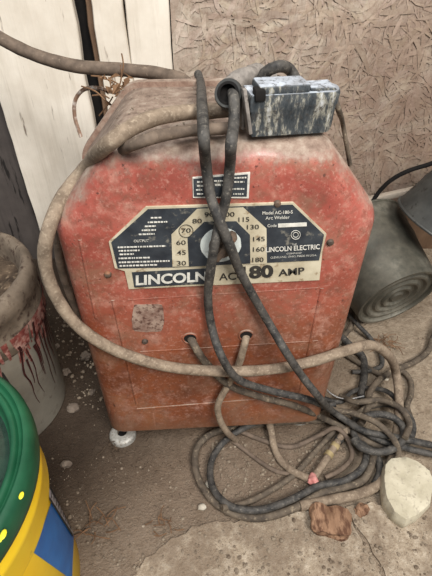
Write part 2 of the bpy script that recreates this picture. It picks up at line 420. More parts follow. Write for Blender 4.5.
rib((140, 352), (318, 341), .0022)
# raised rounded pads round the cable holes
from_bm('front_panel', bm, M['red'], welder, angle=50)
# case (wrapped top and sides) slightly smaller than the front
bm = bmesh.new(); rings = []
for ins, y in ((.006, .040), (.006, DEP-.01), (.012, DEP)): rings.append([bm.verts.new((x, y, z)) for x, z in outline(ins, .0)])
for a, b in zip(rings, rings[1:]):
    n = len(a)
    for k in range(n): bm.faces.new((a[k], a[(k+1) % n], b[(k+1) % n], b[k]))
bm.faces.new(rings[-1]); bm.faces.new(rings[0][::-1])
from_bm('case', bm, M['red'], welder, angle=35)
# rear panel with a lip
bm = bmesh.new(); rings = []
for ins, y in ((-.001, DEP-.008), (-.001, DEP+.006), (.01, DEP+.009)): rings.append([bm.verts.new((x, y, z)) for x, z in outline(ins, 0)])
for a, b in zip(rings, rings[1:]):
    n = len(a)
    for k in range(n): bm.faces.new((a[k], a[(k+1) % n], b[(k+1) % n], b[k]))
bm.faces.new(rings[-1]); bm.faces.new(rings[0][::-1])
from_bm('rear_panel', bm, M['red'], welder, angle=35)
# base skid under the case
bm = bmesh.new()
box(bm, (0, .135, .030), (.36, .20, .028), .003)
from_bm('base', bm, M['red'], welder)
# feet
fp = at(122, 434, Z=.012)
for i, (x, y) in enumerate(((fp.x, fp.y+.004), (.175, .05), (-.175, .21), (.175, .21))):
    bm = bmesh.new()
    rr = .0265
    lathe(bm, [(.0095, .004), (.0095, .013), (.012, .0125), (.019, .0125), (rr-.002, .010), (rr, .007), (rr, -.006), (.0, -.006)], 40, Matrix.Translation((x, y, 0)))
    lathe(bm, [(0, .0058), (.0096, .0058)], 24, Matrix.Translation((x, y, 0)))
    lathe(bm, [(.006, .004), (.006, .044)], 12, Matrix.Translation((x*.93, y+.018, 0)), True, True)
    o = from_bm('foot', bm, M['metal'], welder, angle=35)
    bm = bmesh.new(); lathe(bm, [(0, .0062), (.0090, .0062)], 24, Matrix.Translation((x, y, 0))); from_bm('hole_shade', bm, M['dark'], o)  # dark disc standing in for the shade down in the hole
    if i == 0: o['label'] = 'round zinc foot disc with a centre hole'

# plate drawn on the front plane
def pp(px, py): v = at(px, py, Y=0); return (v.x, v.z)
def flat(name, polys, y, mat, parent, th=.0008):
    bm = bmesh.new()
    for poly in polys: prism(bm, [pp(*q) for q in poly], y, y+th)
    return from_bm(name, bm, mat, parent, False)
Y_P = -.0025
plate = flat('nameplate', [[(146, 206), (293, 201.5), (326, 233), (322, 250), (319, 279), (129, 288), (125, 270), (115, 267), (109, 241)]], Y_P, M['cream'], welder, .004)
plate['label'] = 'black and cream plate with lettering'
flat('dark_field', [[(148, 208), (292, 203.5), (323.5, 233.5), (318.5, 259), (266, 261.5), (173, 266), (118, 267), (111.5, 241)],
                    [(132, 271), (212, 266.8), (213.5, 282), (134.5, 286)]], Y_P-.0007, M['plate_black'], plate)
band = flat('dial_scale', [[(172.5, 265), (171.5, 233), (197, 207.5), (243, 206), (266, 227), (266.5, 262)]], Y_P-.0014, M['cream'], plate)
flat('dial_surround', [[(189, 264.5), (187.5, 236), (204, 220), (236, 219.5), (249.5, 233), (250, 261.5)]], Y_P-.0021, M['plate_black'], plate)
# white dial disc
cc = at(220.5, 243, Y=0)
bm = bmesh.new()
MD = Matrix.Translation((cc.x, Y_P-.0024, cc.z)) @ Matrix.Rotation(R(90), 4, 'X')
pr = []
seg = 72
vs = [bm.verts.new((cc.x+(.0262+.0012*noise.noise(Vector((math.cos(q)*3, math.sin(q)*3, 0))))*math.cos(q), Y_P-.0028, cc.z+.0262*math.sin(q))) for q in [2*math.pi*k/seg for k in range(seg)]]
bm.faces.new(vs); ex = bmesh.ops.extrude_face_region(bm, geom=bm.faces[:])
bmesh.ops.translate(bm, vec=(0, .001, 0), verts=[v for v in ex['geom'] if isinstance(v, bmesh.types.BMVert)])
from_bm('dial_disc', bm, M['dial_white'], plate, False)
# knob: skirt, grip bar and pointer tip
bm = bmesh.new()
lathe(bm, [(.0, 0), (.0165, 0), (.0165, .004), (.013, .008), (.0115, .012), (0, .012)], 36, Matrix.Translation((cc.x+.001, Y_P-.003, cc.z)) @ Matrix.Rotation(R(90), 4, 'X'))
kn = from_bm('selector_knob', bm, M['knob'], welder)
bm = bmesh.new()
ra = math.atan2(cc.z-.0-pp(234, 226)[1], pp(234, 226)[0]-cc.x)
box(bm, (cc.x+.004, Y_P-.013, cc.z+.005), (.044, .016, .010), .003, Matrix.Rotation(ra, 3, 'Y'))
from_bm('pointer_grip', bm, M['knob'], kn)

def text(name, s, quad, y, mat, parent, ext=.0003, bold=0):
    cu = bpy.data.curves.new('tx', 'FONT'); cu.body = s; cu.size = 1; cu.offset = bold; cu.resolution_u = 4
    o = bpy.data.objects.new('tx', cu); col.objects.link(o)
    dg = bpy.context.evaluated_depsgraph_get(); dg.update()
    me = bpy.data.meshes.new_from_object(o.evaluated_get(dg)); bpy.data.objects.remove(o); bpy.data.curves.remove(cu)
    xs = [v.co.x for v in me.vertices]; ys = [v.co.y for v in me.vertices]
    a, b_, c_, d2 = min(xs), max(xs), min(ys), max(ys)
    (ax, ay), (bx, by), h = quad            # baseline left px, baseline right px, cap height px
    pts = []
    for v in me.vertices:
        u = (v.co.x-a)/(b_-a); w = (v.co.y-c_)/(d2-c_)
        px_ = ax+(bx-ax)*u; py_ = ay+(by-ay)*u-h*w
        pts.append(pp(px_, py_))
    for v, (x, z) in zip(me.vertices, pts): v.co = (x, y, z)
    me.name = name
    o = link(name, me, mat, parent)
    loc = Vector((0, 0, 0)); p = parent
    while p is not None: loc += Vector(p.location); p = p.parent
    me.transform(Matrix.Translation(-loc))
    return o
YT = Y_P-.0022
def join_text(name, items, y, mat, parent):
    return [text(name, s, q, y, mat, parent, bold=b) for s, q, b in items]
join_text('scale_number', [(s, ((x-w, y+2), (x+w, y+2-.06*w), 4.6), .01) for s, x, y, w in (
    ('30', 181.5, 261.5, 4.5), ('45', 181.3, 251, 4.5), ('60', 181, 241, 4.7), ('70', 186, 229, 4.7), ('80', 197, 219.5, 4.8), ('90', 209, 213, 4.8),
    ('100', 228, 213, 6.2), ('115', 243.5, 218, 5.4), ('130', 252.5, 225.5, 6), ('145', 258.5, 237.5, 5.8), ('160', 258.3, 247.8, 5.8), ('180', 257.5, 258.2, 5.6))], YT, M['ink'], plate)
# circle round the 70
bm = bmesh.new()
tube(bm, [Vector((pp(186+7*math.cos(q), 229+6.3*math.sin(q))[0], YT, pp(186+7*math.cos(q), 229+6.3*math.sin(q))[1])) for q in [2*math.pi*k/24 for k in range(25)]], .0004, 6, smoothpts=False)
from_bm('number_ring', bm, M['ink'], plate)
join_text('lettering', [
    ('LINCOLN', ((136, 283.6), (207, 279.5), 10.2), .035),
    ('OUTPUT', ((134, 240.5), (149, 240), 2.6), .01),
    ('Model AC-180-S', ((262, 213), (292, 211.8), 3.3), .01), ('Arc Welder', ((265, 218), (289, 217), 3.3), .01), ('Code', ((267, 225.5), (276, 225), 3), .01),
    ('THE', ((291, 243.5), (296, 243.3), 1.7), 0), ('LINCOLN ELECTRIC', ((265.5, 250.5), (319, 247.3), 5), .018),
    ('COMPANY', ((286, 252.6), (301, 252), 1.6), 0), ('CLEVELAND, OHIO, MADE IN U.S.A.', ((270, 257), (316, 254.5), 2.2), 0)], YT+.0005, M['pale_ink'], plate)
join_text('lettering', [('AC-', ((219, 279), (240, 278), 7.2), .01), ('180', ((241, 278), (273, 276), 13), .045), ('AMP', ((278, 275), (304, 272.6), 7), .02)], YT+.0013, M['ink'], plate)
# small rows of worn-off print, code window and emblem ring
def rows(lst, h=1.0):
    out = []; rr_ = random.Random(5)
    for x0, x1, y, sl in lst:
        x = x0
        while x < x1:
            w = rr_.uniform(1.0, 3.6); e = min(x+w, x1)
            f0 = (x-x0)*sl; out.append([(x, y+f0-h), (e, y+f0-h), (e, y+f0+h*.4), (x, y+f0+h*.4)]); x = e+rr_.uniform(.5, 1.0)
    return out
flat('worn_print', rows([(151, 162, 216.5, -.03), (148, 168, 221, -.03), (145, 156, 225, -.03), (142, 156, 229, -.03), (139, 155, 233, -.03),
    (118, 166, 246, -.03), (119, 140, 249.5, -.03), (120, 134, 253, -.03), (119, 150, 257, -.03), (119, 170, 261, -.03), (120, 158, 264.5, -.03)], .8), YT+.0006, M['pale_ink'], plate)
flat('code_window', [[(277.5, 222.3), (306, 221), (306, 224.5), (277.5, 225.8)]], YT+.0006, M['pale_ink'], plate)
bm = bmesh.new()
for r_ in (4.6, 2.6):
    tube(bm, [Vector((pp(295+r_*math.cos(q), 233+r_*.95*math.sin(q))[0], YT+.0004, pp(295+r_*math.cos(q), 233+r_*.95*math.sin(q))[1])) for q in [2*math.pi*k/24 for k in range(25)]], .0004, 6, smoothpts=False)
from_bm('emblem', bm, M['pale_ink'], plate)
# small warning plate above
sp = flat('warning_plate', [[(192.5, 177), (250, 172), (248.5, 197.5), (193, 197)]], -.002, M['pale_ink'], welder, .003)
flat('warning_field', [[(193.3, 178), (247.5, 173.5), (246.5, 195.5), (193.8, 195.5)]], -.0027, M['plate_black'], sp)
flat('warning_print', rows([(197, 204, 181, 0), (214, 224, 180, 0), (234, 246, 177, -.03), (197, 204, 185, 0), (215, 224, 184, 0), (234, 244, 181, 0), (196, 203, 189, 0), (232, 244, 188, 0), (197, 203, 193, 0), (233, 244, 193, 0)], .9), -.0034, M['pale_ink'], sp)
# screws
for (sx, sy) in ((277, 203.5), (330, 242), (108, 274), (145, 341)):
    bm = bmesh.new(); q = at(sx, sy, Y=0)
    lathe(bm, [(0, .004), (.003, .0037), (.0048, .0018), (.005, -.001)], 20, Matrix.Translation((q.x, -.0005, q.z)) @ Matrix.Rotation(R(90), 4, 'X'))
    box(bm, (q.x, -.0045, q.z), (.007, .001, .001), 0, Matrix.Rotation(R(20), 3, 'Y') if 0 else None)
    from_bm('screw', bm, M['knob'], welder)
# peeled sticker patch
bm = bmesh.new(); v_ = []
for k in range(30):
    q = 2*math.pi*k/30; s = 1/max(abs(math.cos(q)), abs(math.sin(q)))**.8
    rr_ = 1+.12*noise.noise(Vector((math.cos(q)*2, math.sin(q)*2, 4)))
    v_.append(pp(148+16*math.cos(q)*min(s, 1.25)*rr_, 318+14*math.sin(q)*min(s, 1.25)*rr_))
prism(bm, v_, -.0006, .002)
from_bm('sticker_residue', bm, M['scrape'], welder, False)['label'] = 'grey brown patch where a sticker peeled off'
# cable holes with rolled rims
for hx, hy in ((190, 338), (246, 335)):
    q = at(hx, hy, Y=0)
    bm = bmesh.new(); lathe(bm, [(0, .0012), (.0105, .0012), (.0105, -.001)], 28, Matrix.Translation((q.x, 0, q.z)) @ Matrix.Rotation(R(90), 4, 'X'))
    h = from_bm('cable_hole', bm, M['dark'], welder)
    bm = bmesh.new()
    tube(bm, [(q.x+.0108*math.cos(a), -.0006, q.z+.0108*math.sin(a)) for a in [2*math.pi*k/28 for k in range(29)]], .0016, 8, smoothpts=False)
    from_bm('rolled_rim', bm, M['red'], h)

# ------------------------------------------------------------ cables
FZ = lambda r: dict(Z=r+.002)
def cable(pts, r, mat, label, cat='cable', group=None, name='cable', wob=.06):
    P = []
    for x, y, (k, v) in pts: P.append(at(x, y, **{k: v}))
    bm = bmesh.new(); tube(bm, P, r, 14, wob=wob)
    return tag(from_bm(name, bm, M[mat], angle=80), label, cat, group)
Yf = lambda v: ('Y', v); Zf = lambda v: ('Z', v)
# A: thick brown cable across the boards at top left
cable([(-40, 10, Yf(.40)), (0, 38, Yf(.36)), (35, 55, Yf(.35)), (75, 66, Yf(.34)), (125, 70, Yf(.32)), (160, 74, Yf(.30)), (185, 82, Yf(.275)), (200, 100, Yf(.27))], .0105, 'cable_brown',
      'thick brown cable sagging across the white boards at top left')
# B: thick tan cable around the welder
cable([(250, 106, Zf(.628)), (225, 110, Zf(.628)), (180, 113, Zf(.629)), (143, 122, Zf(.630)), (112, 141, Zf(.618)), (84, 170, Yf(.055)), (62, 198, Yf(.035)), (48, 232, Yf(.0)), (45, 262, Yf(-.005)),
       (56, 296, Yf(-.01)), (78, 326, Yf(-.016)), (115, 350, Yf(-.018)), (165, 366, Yf(-.020)), (215, 371, Yf(-.022)), (265, 370, Yf(-.018)), (310, 362, Yf(-.014)), (345, 351, Yf(.0)),
       (370, 345, Yf(.03)), (387, 354, Yf(.05)), (396, 374, Zf(.07)), (399, 398, Zf(.05)), (398, 425, Zf(.036)), (392, 458, Zf(.012)), (380, 483, Zf(.012)), (358, 494, Zf(.012)), (330, 500, Zf(.012)), (300, 506, Zf(.012))], .0088, 'cable_tan',
      'long tan cable looping over the welder top and across its front')
cable([(232, 128, Zf(.622)), (180, 132, Zf(.622)), (140, 142, Zf(.622)), (112, 160, Yf(.045)), (88, 186, Yf(.03)), (66, 210, Yf(.036)), (58, 225, Yf(.06)), (62, 270, Yf(.08)), (85, 330, Yf(.10))], .0065, 'cable_brown',
      'thinner dirt-caked cable running under the tan one on the left shoulder')
# C: two black leads crossing in an X over the dial
cable([(198, 74, Yf(.275)), (200, 80, Yf(.250)), (202, 105, Zf(.640)), (204, 140, Zf(.63)), (206, 165, Yf(-.008)), (211, 198, Yf(-.016)), (218, 217, Yf(-.026)), (230, 246, Yf(-.028)), (238.5, 268, Yf(-.02)), (251, 292, Yf(-.016)), (270, 325, Yf(-.02)),
       (286, 352, Yf(-.044)), (302, 376, Yf(-.045)), (318, 396, Yf(-.05)), (338, 415, Zf(.05)), (362, 430, Zf(.05)), (400, 438, Zf(.045)), (445, 448, Zf(.03))], .0063, 'cable_black',
      'black lead lying over the welder top and ending lower right, upper strand of the X')
cable([(230, 90, Zf(.652)), (234, 99, Zf(.654)), (234, 120, Zf(.636)), (231, 145, Zf(.624)), (230, 165, Yf(-.008)), (226, 198, Yf(-.012)), (221, 217, Yf(-.012)), (216, 238, Yf(-.024)), (211, 267, Yf(-.022)), (208, 300, Yf(-.012)), (212, 328, Yf(-.014)), (220, 353, Yf(-.044)),
       (238, 379, Yf(-.042)), (272, 391, Yf(-.03)), (310, 400, Yf(-.03)), (340, 416, Zf(.036)), (375, 438, Zf(.035)), (410, 449, Zf(.028)), (445, 457, Zf(.02))], .0062, 'cable_black',
      'black lead from the plug on top bending under at dial, lower strand of the X')
# D: leads out of the holes
cable([(188, 334, Yf(.02)), (191, 339, Yf(.0)), (197, 350, Yf(-.012)), (206, 363, Yf(-.010)), (229, 385, Yf(-.012)), (258, 396, Yf(-.015)), (292, 405, Yf(-.02)), (325, 419, Zf(.03)), (352, 432, Zf(.024)), (380, 446, Zf(.02)), (404, 440, Zf(.02)), (408, 420, Zf(.02)), (395, 404, Zf(.022)), (372, 405, Zf(.03)), (352, 418, Zf(.012))], .0062, 'cable_grey',
      'dusty grey lead coming out of the left hole in the front panel')
cable([(246, 331, Yf(.02)), (246, 338, Yf(-.002)), (243, 350, Yf(-.009)), (238, 366, Yf(-.007)), (228, 385, Yf(-.012)), (218, 405, Yf(-.018)), (220, 420, Yf(-.022)), (227, 432, Yf(-.022)), (236, 440, Zf(.008))], .0060, 'cable_tan',
      'tan lead coming out of the right hole and dropping to the ground')
# loops on the ground
cable([(330, 420, Zf(.012)), (300, 421, Zf(.010)), (270, 423, Zf(.010)), (235, 428, Zf(.010)), (211, 434, Zf(.010)), (197, 448, Zf(.010)), (195, 466, Zf(.010)), (203, 488, Zf(.010)), (222, 508, Zf(.010)), (255, 518, Zf(.010)), (292, 509, Zf(.010)), (322, 493, Zf(.011)),
       (345, 487, Zf(.012)), (363, 480, Zf(.013)), (372, 462, Zf(.016)), (374, 440, Zf(.012))], .0068, 'cable_grey', 'grey cable forming the outermost big loop on the ground')
cable([(335, 404, Zf(.03)), (300, 413, Zf(.024)), (270, 418, Zf(.022)), (240, 430, Zf(.022)), (221, 445, Zf(.014)), (211, 463, Zf(.012)), (213, 488, Zf(.018)), (230, 506, Zf(.023)), (258, 510, Zf(.023)), (290, 500, Zf(.018)), (318, 486, Zf(.016)), (345, 480, Zf(.020)),
       (362, 468, Zf(.026)), (366, 450, Zf(.022)), (358, 436, Zf(.012)), (345, 428, Zf(.012))], .0064, 'cable_black', 'dark cable forming the inner big loop on the ground')
cable([(268, 420, Zf(.030)), (271, 430, Zf(.026)), (274, 447, Zf(.011)), (281, 461, Zf(.010)), (294, 472, Zf(.012)), (308, 478, Zf(.012))], .0070, 'cable_tan', 'short tan cable arc inside the loops left of the pink lump')
o = cable([(349, 426, Zf(.026)), (340, 438, Zf(.018)), (331, 452, Zf(.012)), (322, 465, Zf(.010)), (314, 477, Zf(.010))], .0070, 'cable_tan', 'tan cable end wrapped in tape bands above the pink lump')
for k, (x, y) in enumerate(((340, 438), (336, 444.5), (330, 453))):
    a = at(x, y, Z=.015-.001*k*2); b = at(x-2.4, y+3.6, Z=.0145-.001*k*2)
    bm = bmesh.new(); tube(bm, [a, b], .0088, 14, smoothpts=False)
    from_bm('tape_band', bm, M['cable_black'] if k == 0 else M['tape'], o)
cable([(335, 430, Zf(.012)), (322, 444, Zf(.008)), (306, 462, Zf(.008)), (296, 473, Zf(.008)), (268, 492, Zf(.009)), (245, 503, Zf(.009)), (222, 508, Zf(.026))], .0055, 'cable_grey', 'thin grey cable running diagonally through the big loops')
cable([(228, 438, Zf(.006)), (242, 448, Zf(.006)), (259, 461, Zf(.006)), (276, 471, Zf(.006)), (300, 477, Zf(.006)), (322, 492, Zf(.006))], .0042, 'cable_brown', 'slim dirt-brown cord lying across inside the big loops')
# knot ring
def ringpts(cx, cy_, rx, ry, a0, a1, n, z0, z1):
    return [(cx+rx*math.cos(R(a0+(a1-a0)*k/n)), cy_+ry*math.sin(R(a0+(a1-a0)*k/n)), Zf(z0+(z1-z0)*k/n)) for k in range(n+1)]
cable(ringpts(383, 428, 30, 24, -200, 190, 16, .012, .03), .0066, 'cable_black', 'black cable ring at the heart of the knotted coil')
cable(ringpts(378, 433, 26, 19, 160, -120, 12, .040, .055), .0070, 'cable_black', 'smaller black cable turn resting on top of the knotted coil')
cable([(332, 412, Zf(.016)), (352, 428, Zf(.010)), (362, 446, Zf(.010)), (376, 455, Zf(.011)), (380, 470, Zf(.011)), (374, 486, Zf(.011))], .0070, 'cable_black', 'dark cable dropping out of the knot beside the pale concrete chunk')
cable([(340, 396, Zf(.02)), (356, 402, Zf(.04)), (380, 400, Zf(.05)), (400, 408, Zf(.06)), (409, 422, Zf(.055)), (405, 438, Zf(.06))], .006, 'cable_grey', 'dusty grey cable curling over the top of the knotted coil')
cable([(336, 302, Zf(.02)), (348, 314, Zf(.02)), (358, 325, Zf(.03)), (372, 340, Zf(.014)), (381, 355, Zf(.012)), (381, 366, Zf(.01)), (368, 371, Zf(.008)), (352, 372, Zf(.008))], .0055, 'cable_black', 'thin black cord hooked on the sand below the galvanized bucket')
cable([(336, 332, Zf(.02)), (350, 345, Zf(.016)), (362, 356, Zf(.012)), (364, 375, Zf(.010)), (361, 395, Zf(.012)), (366, 412, Zf(.016))], .0085, 'cable_black', 'thick black cable stub going down behind the tan cable at right of welder')
cable([(331, 352, Zf(.012)), (342, 338, Zf(.012)), (351, 326, Zf(.014)), (352, 312, Zf(.012)), (346, 298, Zf(.012))], .0068, 'cable_grey', 'grey cable rising behind the welder toward the galvanized bucket')
cable([(334, 346, Zf(.008)), (348, 356, Zf(.008)), (368, 368, Zf(.008)), (385, 376, Zf(.009)), (402, 371, Zf(.012)), (410, 380, Zf(.012)), (411, 394, Zf(.014)), (407, 406, Zf(.02)), (411, 420, Zf(.02))], .0062, 'cable_grey', 'grey cable crossing the sand and bending down at the right side of the knot')
cable([(446, 318, Zf(.03)), (434, 336, Zf(.016)), (427, 352, Zf(.010)), (412, 363, Zf(.011)), (395, 370, Zf(.022)), (379, 380, Zf(.024)), (370, 392, Zf(.024)), (367, 412, Zf(.03)), (360, 425, Zf(.03))], .0070, 'cable_grey', 'grey cable entering from the right edge above the knot')
cable([(318, 405, Zf(.045)), (335, 410, Zf(.05)), (356, 414, Zf(.06)), (378, 424, Zf(.066)), (394, 440, Zf(.06)), (398, 456, Zf(.03)), (388, 466, Zf(.01))], .0058, 'cable_grey', 'dusty cable arching across the middle of the knot from the welder corner')
cable([(322, 398, Zf(.012)), (340, 402, Zf(.012)), (352, 392, Zf(.012)), (368, 388, Zf(.014)), (388, 392, Zf(.03)), (400, 404, Zf(.03))], .0052, 'cable_black', 'short dark cable tucked behind the knot beside the bare wire')
cable([(240, 431, Zf(.010)), (262, 440, Zf(.008)), (290, 447, Zf(.008)), (318, 436, Zf(.010)), (336, 428, Zf(.03)), (348, 440, Zf(.02)), (352, 456, Zf(.008)), (340, 470, Zf(.008)), (325, 478, Zf(.008))], .0048, 'cable_brown', 'thin dirty cord wandering between the big loops and the taped cable')
# bare wire
cable([(322, 380, Zf(.03)), (327, 390, Zf(.028)), (337, 397, Zf(.026)), (348, 399, Zf(.03)), (364, 396, Zf(.03))], .0016, 'silver', 'thin bare silver wire curving by the lower right corner of the welder', 'wire', name='bare_wire')
# dark bail-like cord on the right
cable([(446, 158, Yf(.42)), (430, 164, Yf(.43)), (408, 171, Yf(.44)), (390, 181, Yf(.45)), (376, 196, Yf(.46)), (368, 212, Yf(.45))], .0052, 'dark', 'thin dark cord arching in front of the strand board at right', 'cord', name='cord')
# thin cable behind the plug on the right
cable([(333, 92, Zf(.64)), (338, 108, Zf(.625)), (343, 125, Yf(.19)), (346, 142, Yf(.19)), (350, 165, Yf(.2))], .0035, 'cable_grey', 'thin grey cord hanging from the plug over the right edge of the welder', 'cord', name='cord')

# ------------------------------------------------------------ plug on top
ZP = .614
pl = empty('power_plug', tuple(at(295, 136, Z=ZP)))
tag(pl, 'dusty grey boxy power plug with pale spatter resting on top of the welder', 'plug')
A = at(250, 138, Z=ZP); B = at(336, 132, Z=ZP); dx = (B-A); L = dx.length; an = math.atan2(dx.y, dx.x); Rz = Matrix.Rotation(an, 4, 'Z')
def local(fn, name, mat, parent, angle=40):
    bm = bmesh.new(); fn(bm)
    bmesh.ops.transform(bm, matrix=Matrix.Translation(A) @ Rz, verts=bm.verts)
    for v in bm.verts: v.co += .0014*Vector(noise.noise_vector(v.co*45))
    return from_bm(name, bm, mat, parent, angle=angle)
H = .044; D = .038
def f(bm):
    # main block with rounded right end, tapered a little to its foot
    n = 14; pts = [(0, 0), (L-.018, 0)]
    for k in range(1, n): q = -math.pi/2+math.pi*k/n; pts.append((L-.018+.020*math.cos(q), D/2+D/2*math.sin(q)))
    pts += [(L-.018, D), (0, D)]
    rs = []
    for z, s in ((0, .95), (.004, .98), (H*.62, 1), (H*.64, 1.025), (H-.004, 1.03), (H, .99)):
        rs.append([bm.verts.new((L/2+(x-L/2)*s, D/2+(y-D/2)*s, z)) for x, y in pts])
    for a_, b_ in zip(rs, rs[1:]):
        m_ = len(a_)
        for k in range(m_): bm.faces.new((a_[k], a_[(k+1) % m_], b_[(k+1) % m_], b_[k]))
    bm.faces.new(rs[0][::-1]); bm.faces.new(rs[-1])
local(f, 'plug_body', M['plug'], pl)
local(lambda bm: box(bm, (L*.36, D/2, H+.004), (L*.56, D*.92, .010), .003), 'cover', M['plug'], pl)
local(lambda bm: (box(bm, (L*.80, D/2, H+.001), (L*.3, D*.7, .006), .0025)), 'end_cap', M['plug'], pl)
local(lambda bm: (box(bm, (-.004, .004, H*.62), (.004, .012, .048), .001, Matrix.Rotation(R(-10), 3, 'Y')), box(bm, (-.004, .022, H*.55), (.004, .012, .040), .001)), 'side_flap', M['plug_dust'], pl)
local(lambda bm: (box(bm, (.008, .004, H*1.02), (.011, .016, .012), .002)), 'cable_slot', M['dark'], pl)
# cable entry collar at left with dark bore, and dusty sleeve behind it
def collar():
    q = at(228, 93, Z=ZP+.044)
    bm = bmesh.new(); Mx = Matrix.Translation(q) @ Matrix.Rotation(R(62), 4, 'X') @ Matrix.Rotation(R(-14), 4, 'Y')
    lathe(bm, [(.0120, -.03), (.0150, -.026), (.0155, -.004), (.0145, 0), (.0110, 0), (.0105, -.006), (.0105, -.02), (0, -.02)], 32, Mx)
    return from_bm('entry_collar', bm, M['galv_dark'], pl)
collar()
bm = bmesh.new(); q = at(228, 93, Z=ZP+.044)
Mx = Matrix.Translation(q) @ Matrix.Rotation(R(62), 4, 'X') @ Matrix.Rotation(R(-14), 4, 'Y')
lathe(bm, [(0, -.008), (.0108, -.008), (.0118, .0005), (.009, .001)], 24, Mx)
from_bm('bore_shade', bm, M['dark'], pl)  # dark cup that paints the shade inside the collar bore
bm = bmesh.new(); tube(bm, [at(229, 89, Z=.640), at(238, 81, Z=.645), at(247, 77, Z=.648), at(258, 76, Z=.64), at(270, 82, Z=.63)], .0135, 16, wob=.25)
from_bm('dusty_sleeve', bm, M['plug_dust'], pl)
bm = bmesh.new(); tube(bm, [at(260, 86, Z=.64), at(264, 74, Z=.655), at(276, 67, Z=.664), at(290, 70, Z=.655), at(298, 84, Z=.64)], .007, 14)
from_bm('cable_bend', bm, M['cable_black'], pl)

# ------------------------------------------------------------ buckets
def conehit(px, py, c, r0, r1, h, off=.0008):
    v = ray(px, py); best = None
    k = (r1-r0)/h
    for i in range(4000):
        t_ = .1+i*.0004; p = CAM+v*t_
        if 0 <= p.z <= h and math.hypot(p.x-c[0], p.y-c[1]) <= r0+k*p.z+off: return p
    # miss: nearest point radially
    bestd = 9
    for i in range(800):
        t_ = .1+i*.002; p = CAM+v*t_
        if 0 <= p.z <= h:
            d_ = math.hypot(p.x-c[0], p.y-c[1])-(r0+k*p.z+off)
            if d_ < bestd: bestd = d_; best = p
    d_ = Vector((best.x-c[0], best.y-c[1])).normalized()*(r0+k*best.z+off)
    return Vector((c[0]+d_.x, c[1]+d_.y, best.z))
def patch(name, quad, c, r0, r1, h, mat, parent, off=.0008, n=10, nv=None):
    nv = nv or n; bm = bmesh.new(); (a, b, c_, d) = [Vector(q) for q in quad]
    P = [[conehit(*((a.lerp(b, i/n)).lerp(d.lerp(c_, i/n), j/nv)), c, r0, r1, h, off) for i in range(n+1)] for j in range(nv+1)]
    P = [[bm.verts.new(q) for q in rr_] for rr_ in P]
    for j in range(nv):
        for i in range(n): bm.faces.new((P[j][i], P[j][i+1], P[j+1][i+1], P[j+1][i]))
    return from_bm(name, bm, mat, parent, angle=60)
# yellow bucket with green lid
YC = (-.374, -.238); YH = .37
yb = empty('paint_bucket', (YC[0], YC[1], 0))
tag(yb, 'yellow plastic bucket with green ribbed lid and blue label, bottom left corner', 'bucket')
T = Matrix.Translation((YC[0], YC[1], 0))
bm = bmesh.new()
lathe(bm, [(0, 0), (.139, 0), (.142, .004), (.1455, .255), (.148, .257), (.155, .262), (.157, .268), (.1565, .30), (.1585, .304), (.1585, .312), (.1575, .316), (.158, .335), (.158, .345)], 96, T)
from_bm('bucket_body', bm, M['yellow'], yb, angle=50)
bm = bmesh.new()
lathe(bm, [(.159, .335), (.1635, .337), (.1645, .345), (.1640, .358), (.161, .366), (.157, .370), (.154, .370), (.152, .365), (.150, .3635), (.148, .3635), (.1465, .367), (.1435, .3685), (.1405, .367), (.139, .362), (.137, .350), (.134, .3485)], 96, T)
lid = from_bm('lid', bm, M['green'], yb, angle=60)
bm = bmesh.new(); lathe(bm, [(.1345, .3488), (.127, .348), (.124, .3505), (.118, .3505), (.115, .348), (.07, .348), (.066, .350), (.06, .350), (.057, .348), (0, .348)], 96, T)
from_bm('lid_recess', bm, M['green_dark'], lid, angle=60)
for px_, py_, sr in ((21, 495, .003), (3, 534, .0036), (0, 538, .003)):
    bm = bmesh.new(); q = at(px_, py_, Z=.370); bmesh.ops.create_icosphere(bm, subdivisions=2, radius=sr, matrix=Matrix.Translation((q.x, q.y, .3690)) @ Matrix.Diagonal((.8, 1.3, .3, 1)))
    from_bm('paint_spot', bm, M['yellow_spot'], lid)
args = ((YC[0], YC[1]), .142, .1455, .255)
patch('blue_label', [(52.5, 499), (74, 532), (72, 580), (34, 553)], *args, M['blue'], yb)
st = patch('text_strip', [(48.5, 478), (74, 522), (73.0, 537), (49.5, 500)], *args, M['paper'], yb, .0012, nv=4)
patch('strip_border', [(49, 483), (74, 526), (74, 528.5), (49, 486)], *args, M['ink'], st, .0022, nv=2)
patch('strip_border', [(49.6, 496.5), (73, 534), (73, 537), (49.8, 500)], *args, M['ink'], st, .0022, nv=2)
for k in range(9):
    t0 = .06+.1*k; a0 = Vector((50, 488)).lerp(Vector((74, 529.8)), t0); a1 = Vector((50, 495)).lerp(Vector((73, 533)), t0)
    dd = Vector((1.0, 1.7))
    patch('worn_print', [tuple(a0+dd*.1), tuple(a0+dd*(.6+.3*(k % 2))), tuple(a1+dd*(.9-.3*(k % 2))), tuple(a1+dd*.3)], *args, M['ink'], st, .0022, n=2)
# wire handle hugging the collar
bm = bmesh.new()
tube(bm, [(YC[0]+.1605*math.cos(a), YC[1]+.1605*math.sin(a), .30-.06*math.sin(a-R(120))) for a in [R(120)+R(180)*k/24 for k in range(25)]], .002, 8)
from_bm('wire_handle', bm, M['metal'], yb)

